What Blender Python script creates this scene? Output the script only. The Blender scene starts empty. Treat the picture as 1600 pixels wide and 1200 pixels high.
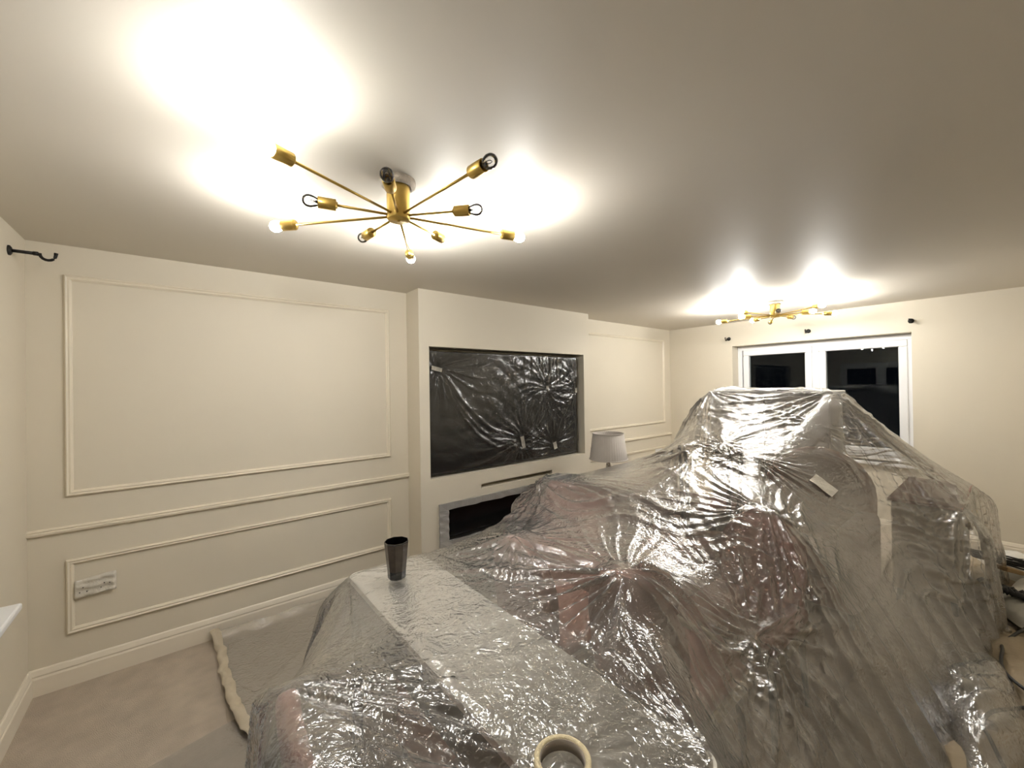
import bpy, bmesh, math
import numpy as np
from mathutils import Vector, Matrix

S = bpy.context.scene
COL = S.collection
PI = math.pi

# ------------------------------------------------------------------ camera, world, exposure
F_PX, YAW, PITCH, ROLL = 634.78, 0.8896, 0.0052, -0.0144
CAM = Vector((0.6393, -3.2619, 1.5936))
fw = Vector((math.cos(PITCH) * math.cos(YAW), math.cos(PITCH) * math.sin(YAW), math.sin(PITCH)))
rt = Vector((math.sin(YAW), -math.cos(YAW), 0))
up_ = rt.cross(fw)
rt2 = math.cos(ROLL) * rt + math.sin(ROLL) * up_
up2 = -math.sin(ROLL) * rt + math.cos(ROLL) * up_
cd = bpy.data.cameras.new('camera')
cd.sensor_fit = 'HORIZONTAL'
cd.sensor_width = 36.0
cd.lens = 36.0 * F_PX / 1600.0
cd.clip_start = 0.02
cam = bpy.data.objects.new('camera', cd)
COL.objects.link(cam)
cam.matrix_world = Matrix((( rt2.x, up2.x, -fw.x, CAM.x), (rt2.y, up2.y, -fw.y, CAM.y), (rt2.z, up2.z, -fw.z, CAM.z), (0, 0, 0, 1)))
S.camera = cam

w = bpy.data.worlds.new('night')
S.world = w
w.use_nodes = True
w.node_tree.nodes['Background'].inputs[0].default_value = (0.02, 0.025, 0.035, 1)
w.node_tree.nodes['Background'].inputs[1].default_value = 0.02

S.view_settings.view_transform = 'Standard'
S.view_settings.look = 'None'
S.view_settings.exposure = 2.15
S.view_settings.gamma = 1.0
S.view_settings.use_curve_mapping = False
S.cycles.adaptive_threshold = 0.05
S.cycles.use_light_tree = False
S.cycles.max_bounces = 6
S.cycles.diffuse_bounces = 4
S.cycles.glossy_bounces = 3
S.cycles.transmission_bounces = 3
S.cycles.transparent_max_bounces = 9
S.cycles.caustics_reflective = False
S.cycles.caustics_refractive = False
S.cycles.sample_clamp_indirect = 6.0
BULB_POWER = 120.0
BULB_COLOR = (1.0, 0.985, 0.945)

# ------------------------------------------------------------------ dimensions solved from the photograph
H, L, YB = 2.4, 6.364, -3.80          # ceiling, room length, back wall
BX0, BX1, BD = 2.131, 4.229, 0.229    # chimney breast
rng = np.random.default_rng(7)


# ------------------------------------------------------------------ materials
def srgb(r, g, b):
    f = lambda c: c / 12.92 if c <= 0.04045 else ((c + 0.055) / 1.055) ** 2.4
    return (f(r / 255), f(g / 255), f(b / 255), 1)


def new_mat(name):
    m = bpy.data.materials.new(name)
    m.use_nodes = True
    nt = m.node_tree
    nt.nodes.clear()
    out = nt.nodes.new('ShaderNodeOutputMaterial')
    return m, nt, out


def N(nt, kind, **kw):
    n = nt.nodes.new(kind)
    for k, v in kw.items():
        if k in n.inputs:
            n.inputs[k].default_value = v
        else:
            setattr(n, k, v)
    return n


def noise(nt, scale, detail=3, rough=0.5, dist=0.0, vec=None, stretch=None):
    tc = N(nt, 'ShaderNodeTexCoord')
    src = tc.outputs['Object']
    if stretch:
        mp = N(nt, 'ShaderNodeMapping')
        mp.inputs['Scale'].default_value = stretch
        nt.links.new(src, mp.inputs['Vector'])
        src = mp.outputs['Vector']
    n = N(nt, 'ShaderNodeTexNoise', Scale=scale, Detail=detail, Roughness=rough, Distortion=dist)
    nt.links.new(src, n.inputs['Vector'])
    return n


def mat(name, col, rough=0.5, metal=0.0, spec=0.5, nscale=6.0, nvar=0.06, bump=0.0, bscale=60.0, bstretch=None, sheen=0.0, coat=0.0):
    """principled surface with a soft tonal variation and optional fine relief"""
    m, nt, out = new_mat(name)
    p = N(nt, 'ShaderNodeBsdfPrincipled')
    p.inputs['Roughness'].default_value = rough
    p.inputs['Metallic'].default_value = metal
    p.inputs['Specular IOR Level'].default_value = spec
    p.inputs['Sheen Weight'].default_value = sheen
    p.inputs['Coat Weight'].default_value = coat
    n = noise(nt, nscale, 2)
    mx = N(nt, 'ShaderNodeMix', data_type='RGBA')
    c = Vector(col[:3])
    mx.inputs[6].default_value = (*(c * (1 - nvar)), 1)
    mx.inputs[7].default_value = (*(c * (1 + nvar)), 1)
    nt.links.new(n.outputs['Fac'], mx.inputs[0])
    nt.links.new(mx.outputs[2], p.inputs['Base Color'])
    if bump:
        b = noise(nt, bscale, 2, 0.6, stretch=bstretch)
        bn = N(nt, 'ShaderNodeBump', Strength=bump, Distance=0.01)
        nt.links.new(b.outputs['Fac'], bn.inputs['Height'])
        nt.links.new(bn.outputs['Normal'], p.inputs['Normal'])
    nt.links.new(p.outputs[0], out.inputs[0])
    return m


def emit_mat(name, col, strength):
    m, nt, out = new_mat(name)
    e = N(nt, 'ShaderNodeEmission', Strength=strength)
    e.inputs[0].default_value = (*col, 1)
    nt.links.new(e.outputs[0], out.inputs[0])
    return m


def clear_mat(name, tint, rough=0.02, ior=1.45, boost=1.0):
    """thin clear glass: transparent with a fresnel mirror"""
    m, nt, out = new_mat(name)
    t = N(nt, 'ShaderNodeBsdfTransparent')
    t.inputs[0].default_value = (*tint, 1)
    g = N(nt, 'ShaderNodeBsdfGlossy', Roughness=rough)
    f = N(nt, 'ShaderNodeFresnel', IOR=ior)
    mu = N(nt, 'ShaderNodeMath', operation='MULTIPLY')
    mu.inputs[1].default_value = boost
    mx = N(nt, 'ShaderNodeMixShader')
    nt.links.new(f.outputs[0], mu.inputs[0])
    nt.links.new(mu.outputs[0], mx.inputs[0])
    nt.links.new(t.outputs[0], mx.inputs[1])
    nt.links.new(g.outputs[0], mx.inputs[2])
    nt.links.new(mx.outputs[0], out.inputs[0])
    return m


def plastic_mat(name, base=0.065, edge=0.33, tint=(0.975, 0.965, 0.95), milk=(0.93, 0.91, 0.88), rough=0.16, bump=0.5, bscale=13.0, gloss=2.4, floor=0.095):
    """polythene dust sheet: part clear, part milky, shiny crinkled surface"""
    m, nt, out = new_mat(name)
    # crinkles: two scales of distorted ridges
    n1 = noise(nt, bscale, 2, 0.6, 1.2)
    n2 = noise(nt, bscale * 3.6, 1, 0.5, 1.5)
    ab = N(nt, 'ShaderNodeMath', operation='SUBTRACT'); ab.inputs[1].default_value = 0.5
    aa = N(nt, 'ShaderNodeMath', operation='ABSOLUTE')
    nt.links.new(n1.outputs['Fac'], ab.inputs[0]); nt.links.new(ab.outputs[0], aa.inputs[0])
    ma = N(nt, 'ShaderNodeMath', operation='MULTIPLY_ADD'); ma.inputs[1].default_value = 0.25
    nt.links.new(n2.outputs['Fac'], ma.inputs[0]); nt.links.new(aa.outputs[0], ma.inputs[2])
    bn = N(nt, 'ShaderNodeBump', Strength=bump, Distance=0.02)
    nt.links.new(ma.outputs[0], bn.inputs['Height'])
    tr = N(nt, 'ShaderNodeBsdfTransparent'); tr.inputs[0].default_value = (*tint, 1)
    df = N(nt, 'ShaderNodeBsdfDiffuse'); df.inputs[0].default_value = (*milk, 1)
    tl = N(nt, 'ShaderNodeBsdfTranslucent'); tl.inputs[0].default_value = (*milk, 1)
    mk = N(nt, 'ShaderNodeMixShader'); mk.inputs[0].default_value = 0.45
    nt.links.new(df.outputs[0], mk.inputs[1]); nt.links.new(tl.outputs[0], mk.inputs[2])
    lw = N(nt, 'ShaderNodeLayerWeight', Blend=0.55)
    fac = N(nt, 'ShaderNodeMath', operation='MULTIPLY_ADD'); fac.inputs[1].default_value = edge; fac.inputs[2].default_value = base
    nt.links.new(lw.outputs['Facing'], fac.inputs[0])
    m1 = N(nt, 'ShaderNodeMixShader')
    nt.links.new(fac.outputs[0], m1.inputs[0]); nt.links.new(tr.outputs[0], m1.inputs[1]); nt.links.new(mk.outputs[0], m1.inputs[2])
    gl = N(nt, 'ShaderNodeBsdfGlossy', Roughness=rough)
    nt.links.new(bn.outputs[0], gl.inputs['Normal'])
    fr = N(nt, 'ShaderNodeFresnel', IOR=1.5)
    nt.links.new(bn.outputs[0], fr.inputs['Normal'])
    fm = N(nt, 'ShaderNodeMath', operation='MULTIPLY_ADD', use_clamp=True); fm.inputs[1].default_value = gloss; fm.inputs[2].default_value = floor
    nt.links.new(fr.outputs[0], fm.inputs[0])
    m2 = N(nt, 'ShaderNodeMixShader')
    nt.links.new(fm.outputs[0], m2.inputs[0]); nt.links.new(m1.outputs[0], m2.inputs[1]); nt.links.new(gl.outputs[0], m2.inputs[2])
    nt.links.new(m2.outputs[0], out.inputs[0])
    return m


M = {
    'wall': mat('cream wall paint', (0.71, 0.65, 0.535), 0.6, spec=0.3, nscale=1.6, nvar=0.025),
    'ceiling': mat('cream ceiling paint', (0.66, 0.61, 0.53), 0.55, spec=0.4, nscale=1.1, nvar=0.05, bump=0.10, bscale=5.0, bstretch=(0.5, 1.6, 1)),
    'trim': mat('cream gloss trim', (0.78, 0.71, 0.58), 0.4, nvar=0.02),
    'skirt': mat('off white skirting gloss', (0.82, 0.75, 0.63), 0.35, nvar=0.02),
    'carpet': mat('beige carpet', (0.60, 0.515, 0.42), 0.95, spec=0.1, nscale=9, nvar=0.22, bump=0.9, bscale=260),
    'upvc': mat('white window plastic', (0.86, 0.86, 0.87), 0.3, nvar=0.01),
    'white': mat('white enamel', (0.82, 0.82, 0.80), 0.35, nvar=0.01),
    'black': mat('black plastic', (0.012, 0.011, 0.011), 0.4, nvar=0.2),
    'blackmetal': mat('black iron', (0.015, 0.014, 0.013), 0.45, metal=0.4, nvar=0.2),
    'screen': mat('black screen glass', (0.006, 0.006, 0.007), 0.12, nvar=0.1),
    'brass': mat('brushed brass', (0.60, 0.42, 0.12), 0.34, metal=1.0, nvar=0.08),
    'chrome': mat('smoked chrome', (0.62, 0.58, 0.52), 0.12, metal=1.0, nvar=0.05),
    'plaster': mat('cracked plaster ring', (0.62, 0.56, 0.48), 0.9, nscale=40, nvar=0.25, bump=0.6, bscale=90),
    'mauve': mat('mauve velvet', (0.46, 0.25, 0.21), 0.85, spec=0.2, nscale=14, nvar=0.16, bump=0.25, bscale=240, sheen=0.3),
    'mauve_b': mat('brown mauve velvet', (0.36, 0.215, 0.165), 0.85, spec=0.2, nscale=10, nvar=0.18, bump=0.25, bscale=240, sheen=0.3),
    'creamfab': mat('cream boucle', (0.62, 0.54, 0.42), 0.9, nscale=30, nvar=0.1, bump=0.3, bscale=160),
    'darkwood': mat('dark grey wood', (0.045, 0.042, 0.040), 0.45, nscale=12, nvar=0.3),
    'sheentop': mat('table top with painted sheen', (0.74, 0.71, 0.64), 0.25, nscale=5, nvar=0.12),  # lamp and ceiling sheen of the plastic painted into the top as pale colour
    'creamwood': mat('cream lacquer', (0.70, 0.64, 0.53), 0.35, nvar=0.03),
    'palewood': mat('pale grey lacquer', (0.62, 0.60, 0.57), 0.4, nvar=0.04),
    'shade': mat('grey pleated silk', (0.60, 0.55, 0.50), 0.8, nscale=20, nvar=0.06),
    'tape': mat('cream masking tape', (0.74, 0.64, 0.42), 0.7, nscale=30, nvar=0.06, bump=0.2, bscale=200),
    'tapecore': mat('grey card core', (0.40, 0.35, 0.30), 0.9, nvar=0.1),
    'tapewhite': mat('pale masking tape', (0.66, 0.62, 0.54), 0.6, nscale=40, nvar=0.12, bump=0.4, bscale=80),
    'darkglass': mat('black smoked glass', (0.006, 0.005, 0.005), 0.15, spec=0.6, nvar=0.2, coat=0.5),
    'smoke': mat('smoked glass dimples', (0.085, 0.066, 0.052), 0.12, spec=0.6, nscale=30, nvar=0.3),
    'canvas': mat('beige dust sheet', (0.40, 0.325, 0.225), 0.85, nscale=7, nvar=0.14, bump=0.35, bscale=40),
    'whitecloth': mat('white dust sheet', (0.80, 0.78, 0.72), 0.8, nscale=9, nvar=0.05, bump=0.4, bscale=25),
    'cardboard': mat('brown cardboard', (0.36, 0.24, 0.12), 0.85, nvar=0.12),
    'amber': mat('amber varnished wood', (0.58, 0.38, 0.15), 0.3, nvar=0.15),
    'paper': mat('cream paper edge', (0.52, 0.45, 0.34), 0.7, nscale=20, nvar=0.06, bump=0.3, bscale=30),
    'glass': clear_mat('window glass', (0.85, 0.9, 0.9), 0.01, 1.5, 0.5),
    'bulbglass': clear_mat('clear bulb glass', (0.96, 0.96, 0.95), 0.01, 1.5, 1.6),
    'film': plastic_mat('polythene dust sheet'),
    'filmtv': plastic_mat('clear film over screen', base=0.012, edge=0.09, rough=0.15, bump=0.35, bscale=11, gloss=1.3, floor=0.015),
    'filmfloor': plastic_mat('floor polythene', base=0.30, edge=0.3, rough=0.25, bump=0.6, bscale=14, gloss=1.5, floor=0.05, milk=(0.90, 0.84, 0.74)),
    'filmframe': plastic_mat('masking film strip', base=0.55, edge=0.2, rough=0.2, bump=0.6, bscale=30),
    'lit': emit_mat('glowing bulb', BULB_COLOR, BULB_POWER),
    'lit_far': emit_mat('glowing brighter bulb', BULB_COLOR, BULB_POWER * 1.18),
}


# ------------------------------------------------------------------ object helpers
def link(name, me, m=None, parent=None, smooth=False):
    o = bpy.data.objects.new(name, me)
    COL.objects.link(o)
    if m:
        me.materials.append(M[m] if isinstance(m, str) else m)
    if parent:
        o.parent = parent
    if smooth:
        for p in me.polygons:
            p.use_smooth = True
    return o


def obj(name, bm, m=None, parent=None, smooth=False):
    me = bpy.data.meshes.new(name)
    bmesh.ops.recalc_face_normals(bm, faces=bm.faces)
    bm.to_mesh(me)
    bm.free()
    return link(name, me, m, parent, smooth)


def empty(name, loc=(0, 0, 0), rz=0.0):
    o = bpy.data.objects.new(name, None)
    COL.objects.link(o)
    o.location = loc
    o.rotation_euler = (0, 0, rz)
    o.empty_display_size = 0.1
    return o


def tag(o, label, cat, group=None):
    o['label'] = label
    o['category'] = cat
    if group:
        o['group'] = group
    return o


def struct(o):
    o['kind'] = 'structure'
    return o


def box_bm(bm, lo, hi, r=0.0, seg=2):
    lo, hi = Vector(lo), Vector(hi)
    mtx = Matrix.Translation((lo + hi) / 2) @ Matrix.Diagonal((*(hi - lo), 1))
    v = bmesh.ops.create_cube(bm, size=1, matrix=mtx)['verts']
    if r > 0:
        e = list({ed for x in v for ed in x.link_edges})
        bmesh.ops.bevel(bm, geom=e, offset=r, segments=seg, profile=0.5, affect='EDGES')


def box(name, lo, hi, m, parent=None, r=0.0, seg=2, smooth=None):
    bm = bmesh.new()
    box_bm(bm, lo, hi, r, seg)
    return obj(name, bm, m, parent, smooth=(r > 0.012 if smooth is None else smooth))


def lathe_bm(bm, prof, n=32, center=(0, 0, 0), rfun=None, cap=True):
    rings = []
    for i, (r, z) in enumerate(prof):
        ring = []
        for k in range(n):
            a = 2 * PI * k / n
            rr = r * (rfun(a, i) if rfun else 1)
            ring.append(bm.verts.new((center[0] + rr * math.cos(a), center[1] + rr * math.sin(a), center[2] + z)))
        rings.append(ring)
    for a, b in zip(rings, rings[1:]):
        for k in range(n):
            bm.faces.new((a[k], a[(k + 1) % n], b[(k + 1) % n], b[k]))
    if cap:
        bm.faces.new(rings[0])
        bm.faces.new(rings[-1])


def lathe(name, prof, m, parent=None, n=32, rfun=None, cap=True, smooth=True):
    bm = bmesh.new()
    lathe_bm(bm, prof, n, rfun=rfun, cap=cap)
    return obj(name, bm, m, parent, smooth)


def tube_bm(bm, pts, r, n=8, closed=False):
    pts = [Vector(p) for p in pts]
    rings = []
    for i, p in enumerate(pts):
        a = pts[i - 1] if (i > 0 or closed) else p
        b = pts[(i + 1) % len(pts)] if (i < len(pts) - 1 or closed) else p
        t = (b - a).normalized()
        ref = Vector((0, 0, 1)) if abs(t.z) < 0.9 else Vector((1, 0, 0))
        s = t.cross(ref).normalized()
        u = s.cross(t)
        rr = r[i] if isinstance(r, (list, tuple)) else r
        rings.append([bm.verts.new(p + (s * math.cos(2 * PI * k / n) + u * math.sin(2 * PI * k / n)) * rr) for k in range(n)])
    pairs = list(zip(rings, rings[1:])) + ([(rings[-1], rings[0])] if closed else [])
    for a, b in pairs:
        for k in range(n):
            bm.faces.new((a[k], a[(k + 1) % n], b[(k + 1) % n], b[k]))
    if not closed:
        bm.faces.new(rings[0]); bm.faces.new(rings[-1])


def tube(name, pts, r, m, parent=None, n=8, closed=False):
    bm = bmesh.new()
    tube_bm(bm, pts, r, n, closed)
    return obj(name, bm, m, parent, True)


def smooth_path(pts, n=6):
    """Catmull-Rom through the points"""
    P = [Vector(p) for p in pts]
    P = [2 * P[0] - P[1]] + P + [2 * P[-1] - P[-2]]
    out = []
    for i in range(1, len(P) - 2):
        for k in range(n):
            t = k / n
            a, b, c, d = P[i - 1], P[i], P[i + 1], P[i + 2]
            out.append(0.5 * (2 * b + (c - a) * t + (2 * a - 5 * b + 4 * c - d) * t * t + (3 * b - a - 3 * c + d) * t ** 3))
    out.append(P[-2])
    return out


def copy_tree(o, parent=None):
    c = o.copy()
    COL.objects.link(c)
    c.parent = parent
    for ch in list(o.children):
        copy_tree(ch, c)
    return c


def wall_with_holes(name, u0, u1, z0, z1, t, holes, to3, m):
    """wall slab [u0,u1]x[z0,z1], thickness t, rectangular openings through it (depth None) or blind"""
    us = sorted({u0, u1, *[h[0] for h in holes], *[h[1] for h in holes]})
    zs = sorted({z0, z1, *[h[2] for h in holes], *[h[3] for h in holes]})

    def depth(uc, zc):
        for h in holes:
            if h[0] < uc < h[1] and h[2] < zc < h[3]:
                return t if h[4] is None else h[4]
        return 0.0
    D = [[depth((us[i] + us[i + 1]) / 2, (zs[j] + zs[j + 1]) / 2) for j in range(len(zs) - 1)] for i in range(len(us) - 1)]
    bm = bmesh.new()

    def quad(*ps):
        bm.faces.new([bm.verts.new(to3(*p)) for p in ps])
    for i in range(len(us) - 1):
        for j in range(len(zs) - 1):
            d = D[i][j]
            a, b, c, e = us[i], us[i + 1], zs[j], zs[j + 1]
            if d < t:
                quad((a, d, c), (b, d, c), (b, d, e), (a, d, e))
                quad((a, t, c), (a, t, e), (b, t, e), (b, t, c))
            for (ii, jj, p, q) in ((i + 1, j, (b, c), (b, e)), (i, j + 1, (a, e), (b, e))):
                d2 = D[ii][jj] if ii < len(us) - 1 and jj < len(zs) - 1 else t
                if abs(d - d2) > 1e-6:
                    quad((p[0], d, p[1]), (q[0], d, q[1]), (q[0], d2, q[1]), (p[0], d2, p[1]))
            if i == 0 and d < t:
                quad((a, d, c), (a, d, e), (a, t, e), (a, t, c))
            if j == 0 and d < t:
                quad((a, d, c), (b, d, c), (b, t, c), (a, t, c))
    bmesh.ops.remove_doubles(bm, verts=bm.verts, dist=1e-5)
    return struct(obj(name, bm, m))


# ------------------------------------------------------------------ the room shell
struct(box('floor', (-0.15, YB - 0.15, -0.12), (L + 0.25, 0.15, 0.0), 'carpet'))
struct(box('ceiling', (-0.15, YB - 0.15, H), (L + 0.25, 0.15, H + 0.12), 'ceiling'))
struct(box('wall_front', (-0.15, 0.0, 0), (L + 0.25, 0.15, H), 'wall'))
struct(box('wall_back', (-0.15, YB - 0.15, 0), (L + 0.25, YB, H), 'wall'))
WY0, WY1, WZ0, WZ1 = -0.897, -2.6205, 0.735, 2.084
wall_with_holes('wall_right', YB, 0.0, 0, H, 0.25, [(WY1, WY0, WZ0, WZ1, None)], lambda u, d, z: (L + d, u, z), 'wall')
VY0, VY1, VZ0, VZ1 = -0.60, -2.75, 0.70, 2.02
wall_with_holes('wall_left', YB, 0.0, 0, H, 0.15, [(VY1, VY0, VZ0, VZ1, None)], lambda u, d, z: (-d, u, z), 'wall')
TV = (2.2213, 4.1371, 0.8283, 1.9326)
FIRE = (2.30, 4.06, 0.257, 0.605)
SLOT = (2.725, 3.622, 0.676, 0.716)
breast = wall_with_holes('wall_chimney_breast', BX0, BX1, 0, H, BD - 0.001,
                         [(*TV, 0.205), (*FIRE, 0.16), (*SLOT, 0.10)], lambda u, d, z: (u, -BD + d, z), 'wall')


def profile_run(name, prof, p0, p1, out, m, parent=None):
    """sweep a (out, up) profile from p0 to p1"""
    p0, p1, out = Vector(p0), Vector(p1), Vector(out)
    bm = bmesh.new()
    a = [bm.verts.new(p0 + out * o + Vector((0, 0, z))) for o, z in prof]
    b = [bm.verts.new(p1 + out * o + Vector((0, 0, z))) for o, z in prof]
    n = len(prof)
    for k in range(n):
        bm.faces.new((a[k], a[(k + 1) % n], b[(k + 1) % n], b[k]))
    bm.faces.new(a); bm.faces.new(b)
    return obj(name, bm, m, parent)


SK = [(0, 0), (0.018, 0), (0.018, 0.088), (0.014, 0.098), (0.016, 0.106), (0.012, 0.118), (0.008, 0.130), (0.004, 0.1356), (0, 0.1356)]
struct(profile_run('baseboard_front_1', SK, (0, 0, 0), (BX0, 0, 0), (0, -1, 0), 'skirt'))
struct(profile_run('baseboard_front_2', SK, (BX0, -BD, 0), (BX1, -BD, 0), (0, -1, 0), 'skirt'))
struct(profile_run('baseboard_front_3', SK, (BX1, 0, 0), (L, 0, 0), (0, -1, 0), 'skirt'))
struct(profile_run('baseboard_left', SK, (0, YB, 0), (0, 0, 0), (1, 0, 0), 'skirt'))
struct(profile_run('baseboard_right', SK, (L, YB, 0), (L, 0, 0), (-1, 0, 0), 'skirt'))
struct(profile_run('baseboard_back', SK, (0, YB, 0), (L, YB, 0), (0, 1, 0), 'skirt'))
DADO = [(0, -0.017), (0.010, -0.017), (0.020, -0.010), (0.022, 0.0), (0.017, 0.006), (0.020, 0.012), (0.010, 0.019), (0, 0.019)]
struct(profile_run('trim_1', DADO, (0, 0, 0.848), (BX0, 0, 0.848), (0, -1, 0), 'trim'))
struct(profile_run('trim_2', DADO, (BX1, 0, 0.848), (L, 0, 0.848), (0, -1, 0), 'trim'))


def panel_frame(name, x0, x1, z0, z1):
    """picture-frame moulding: four mitred lengths"""
    root = struct(empty(name, ((x0 + x1) / 2, 0, z0)))
    ox, oz = (x0 + x1) / 2, z0
    prof = [(0.0, 0.0), (0.0, 0.012), (0.007, 0.019), (0.014, 0.014), (0.021, 0.016), (0.029, 0.007), (0.031, 0.0)]
    cs = [(x0, z0, 1, 1), (x1, z0, -1, 1), (x1, z1, -1, -1), (x0, z1, 1, -1)]
    for k in range(4):
        bm = bmesh.new()
        A, B = cs[k], cs[(k + 1) % 4]
        ra = [bm.verts.new((A[0] - ox + A[2] * i, -h, A[1] - oz + A[3] * i)) for i, h in prof]
        rb_ = [bm.verts.new((B[0] - ox + B[2] * i, -h, B[1] - oz + B[3] * i)) for i, h in prof]
        n = len(prof)
        for j in range(n):
            bm.faces.new((ra[j], ra[(j + 1) % n], rb_[(j + 1) % n], rb_[j]))
        bm.faces.new(ra); bm.faces.new(rb_)
        obj('moulding', bm, 'trim', root)
    return root


panel_frame('trim_3', 0.139, 1.9715, 1.026, 2.2376)
panel_frame('trim_4', 0.139, 1.9715, 0.279, 0.681)
panel_frame('trim_5', 4.385, 6.182, 1.026, 2.2376)
panel_frame('trim_6', 4.385, 6.182, 0.279, 0.681)


# ------------------------------------------------------------------ windows
def window(name, ay, by, z0, z1, x, inward, sashes, label):
    """white frame in the wall opening; inward = -1/+1 direction of the room along x"""
    root = struct(empty(name, (x, (ay + by) / 2, z0)))
    oy = (ay + by) / 2
    lo_y, hi_y = min(ay, by) - oy, max(ay, by) - oy
    h = z1 - z0

    def bar(nm, ya, yb, za, zb, d0, d1, m='upvc', par=root, r=0.006):
        xa, xb = sorted((inward * d0, inward * d1))
        return box(nm, (xa, ya, za), (xb, yb, zb), m, par, r, 2, False)
    t = 0.055
    bar('frame_rail', lo_y, hi_y, h - t, h, -0.035, 0.035)
    bar('frame_rail', lo_y, hi_y, 0, t, -0.035, 0.035)
    bar('frame_stile', lo_y, lo_y + t, t, h - t, -0.035, 0.035)
    bar('frame_stile', hi_y - t, hi_y, t, h - t, -0.035, 0.035)
    ys = [s for s in sashes]
    for (a, b) in ys:
        a, b = a - oy, b - oy
        s = 0.072
        sash = empty('sash', (0, (a + b) / 2, t))
        sash.parent = root
        hw, hh = (b - a) / 2, h - 2 * t
        for nm, ya, yb, za, zb in (('sash_rail', -hw, hw, hh - s, hh), ('sash_rail', -hw, hw, 0, s),
                                   ('sash_stile', -hw, -hw + s, s, hh - s), ('sash_stile', hw - s, hw, s, hh - s)):
            bar(nm, ya, yb, za, zb, -0.02, 0.05, par=sash, r=0.01)
        bar('pane', -hw + s - 0.005, hw - s + 0.005, s - 0.005, hh - s + 0.005, 0.008, 0.014, 'glass', sash, 0)
    for (a, b), (c, d) in zip(ys, ys[1:]):
        bar('mullion', b - oy, c - oy, t, h - t, -0.035, 0.04)
    return root


window('window_1', -0.899, -2.618, WZ0, 2.079, L + 0.20, -1, [(-2.572, -1.806), (-1.741, -0.970)], '')
struct(box('trim_7', (L - 0.05, WY1 - 0.04, WZ0 - 0.03), (L + 0.15, WY0 + 0.04, WZ0), 'upvc', None, 0.008))
window('window_2', VY0, VY1, VZ0, VZ1, -0.075, 1, [(-2.70, -2.02), (-1.99, -1.36), (-1.33, -0.65)], '')
struct(box('trim_8', (-0.10, VY1 - 0.04, VZ0 - 0.03), (0.10, VY0 + 0.02, VZ0), 'upvc', None, 0.008))


# ------------------------------------------------------------------ ceiling lights
def bulb_parts(arm, lit, bx, lm):
    """clear round bulb lying along +x from bx"""
    prof = [(0.010, 0.0), (0.013, 0.006), (0.0175, 0.016), (0.0215, 0.027), (0.0225, 0.036), (0.0205, 0.046), (0.014, 0.055), (0.005, 0.0585)]
    bm = bmesh.new()
    lathe_bm(bm, prof, 14)
    bmesh.ops.transform(bm, matrix=Matrix.Translation((bx, 0, 0)) @ Matrix.Rotation(PI / 2, 4, 'Y'), verts=bm.verts)
    b = obj('bulb', bm, lm if lit else 'bulbglass', arm, True)
    b['label'] = 'glowing white bulb' if lit else 'unlit clear glass bulb'
    if not lit:
        bm = bmesh.new()
        tube_bm(bm, [(bx, 0, 0), (bx + 0.016, 0, 0)], [0.008, 0.004], 8)
        for s in (-1, 1):
            tube_bm(bm, [(bx + 0.014, 0, 0), (bx + 0.026, s * 0.008, 0), (bx + 0.038, s * 0.006, 0)], 0.0012, 5)
        tube_bm(bm, [(bx + 0.038, -0.006, 0), (bx + 0.041, 0, 0), (bx + 0.038, 0.006, 0)], 0.0012, 5)
        obj('filament', bm, 'black', arm, True)


def ceiling_light(x, y, az0, lit, label, lm='lit'):
    root = tag(empty('ceiling_light', (x, y, H)), label, 'ceiling light', 'brass ceiling lights')
    lathe('hub', [(0.044, -0.0), (0.044, -0.150), (0.040, -0.156), (0.006, -0.156), (0.006, -0.160), (0.0, -0.160)], 'brass', root, 32, cap=False)
    lathe('ceiling_ring', [(0.046, -0.001), (0.068, -0.001), (0.064, -0.022), (0.056, -0.030), (0.046, -0.026)], 'plaster', root, 26,
          rfun=lambda a, i: 1 + 0.03 * math.sin(3 * a + i) + 0.02 * math.sin(7 * a + 2 * i), cap=False)
    for k in range(10):
        R = 0.445 if k % 2 == 0 else 0.225
        arm = tube('arm', [(0.038, 0, 0), (R + 0.005, 0, 0)], 0.0048, 'brass', root, 10)
        arm.location = (0, 0, -0.138)
        arm.rotation_euler = (0, 0, math.radians(az0 + 36 * k))
        bm = bmesh.new()
        lathe_bm(bm, [(0.006, -0.006), (0.011, -0.006), (0.012, 0.0), (0.0195, 0.0), (0.0205, 0.002), (0.0205, 0.058), (0.019, 0.060), (0.0175, 0.058), (0.0175, 0.03), (0.008, 0.03)], 20, cap=False)
        bmesh.ops.transform(bm, matrix=Matrix.Translation((R, 0, 0)) @ Matrix.Rotation(PI / 2, 4, 'Y'), verts=bm.verts)
        obj('socket', bm, 'brass', arm, True)
        bulb_parts(arm, k in lit, R + 0.052, lm)
    return root


ceiling_light(1.298, -1.763, -156, (0, 4, 5, 6, 8), 'large brass ten-arm ceiling light nearest, above the black glass')
ceiling_light(5.25, -1.77, 95, (0, 1, 2, 9, 5, 4, 6), 'small-looking far brass ten-arm ceiling light in front of the window wall', 'lit_far')


# ------------------------------------------------------------------ television, film, fire
xc = (TV[0] + TV[1]) / 2
tv = tag(empty('television', (xc, -BD + 0.20, TV[2])), 'large black television in the chimney breast recess behind clear film', 'television')
hw, hh = (TV[1] - TV[0]) / 2 - 0.03, TV[3] - TV[2]
box('casing', (-hw, -0.115, 0.012), (hw, -0.0, hh - 0.03), 'black', tv, 0.006)
box('screen', (-hw + 0.012, -0.119, 0.03), (hw - 0.012, -0.114, hh - 0.042), 'screen', tv, 0.001, 1, False)
YT = -BD + 0.20 - 0.122        # plane just in front of the screen

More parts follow.
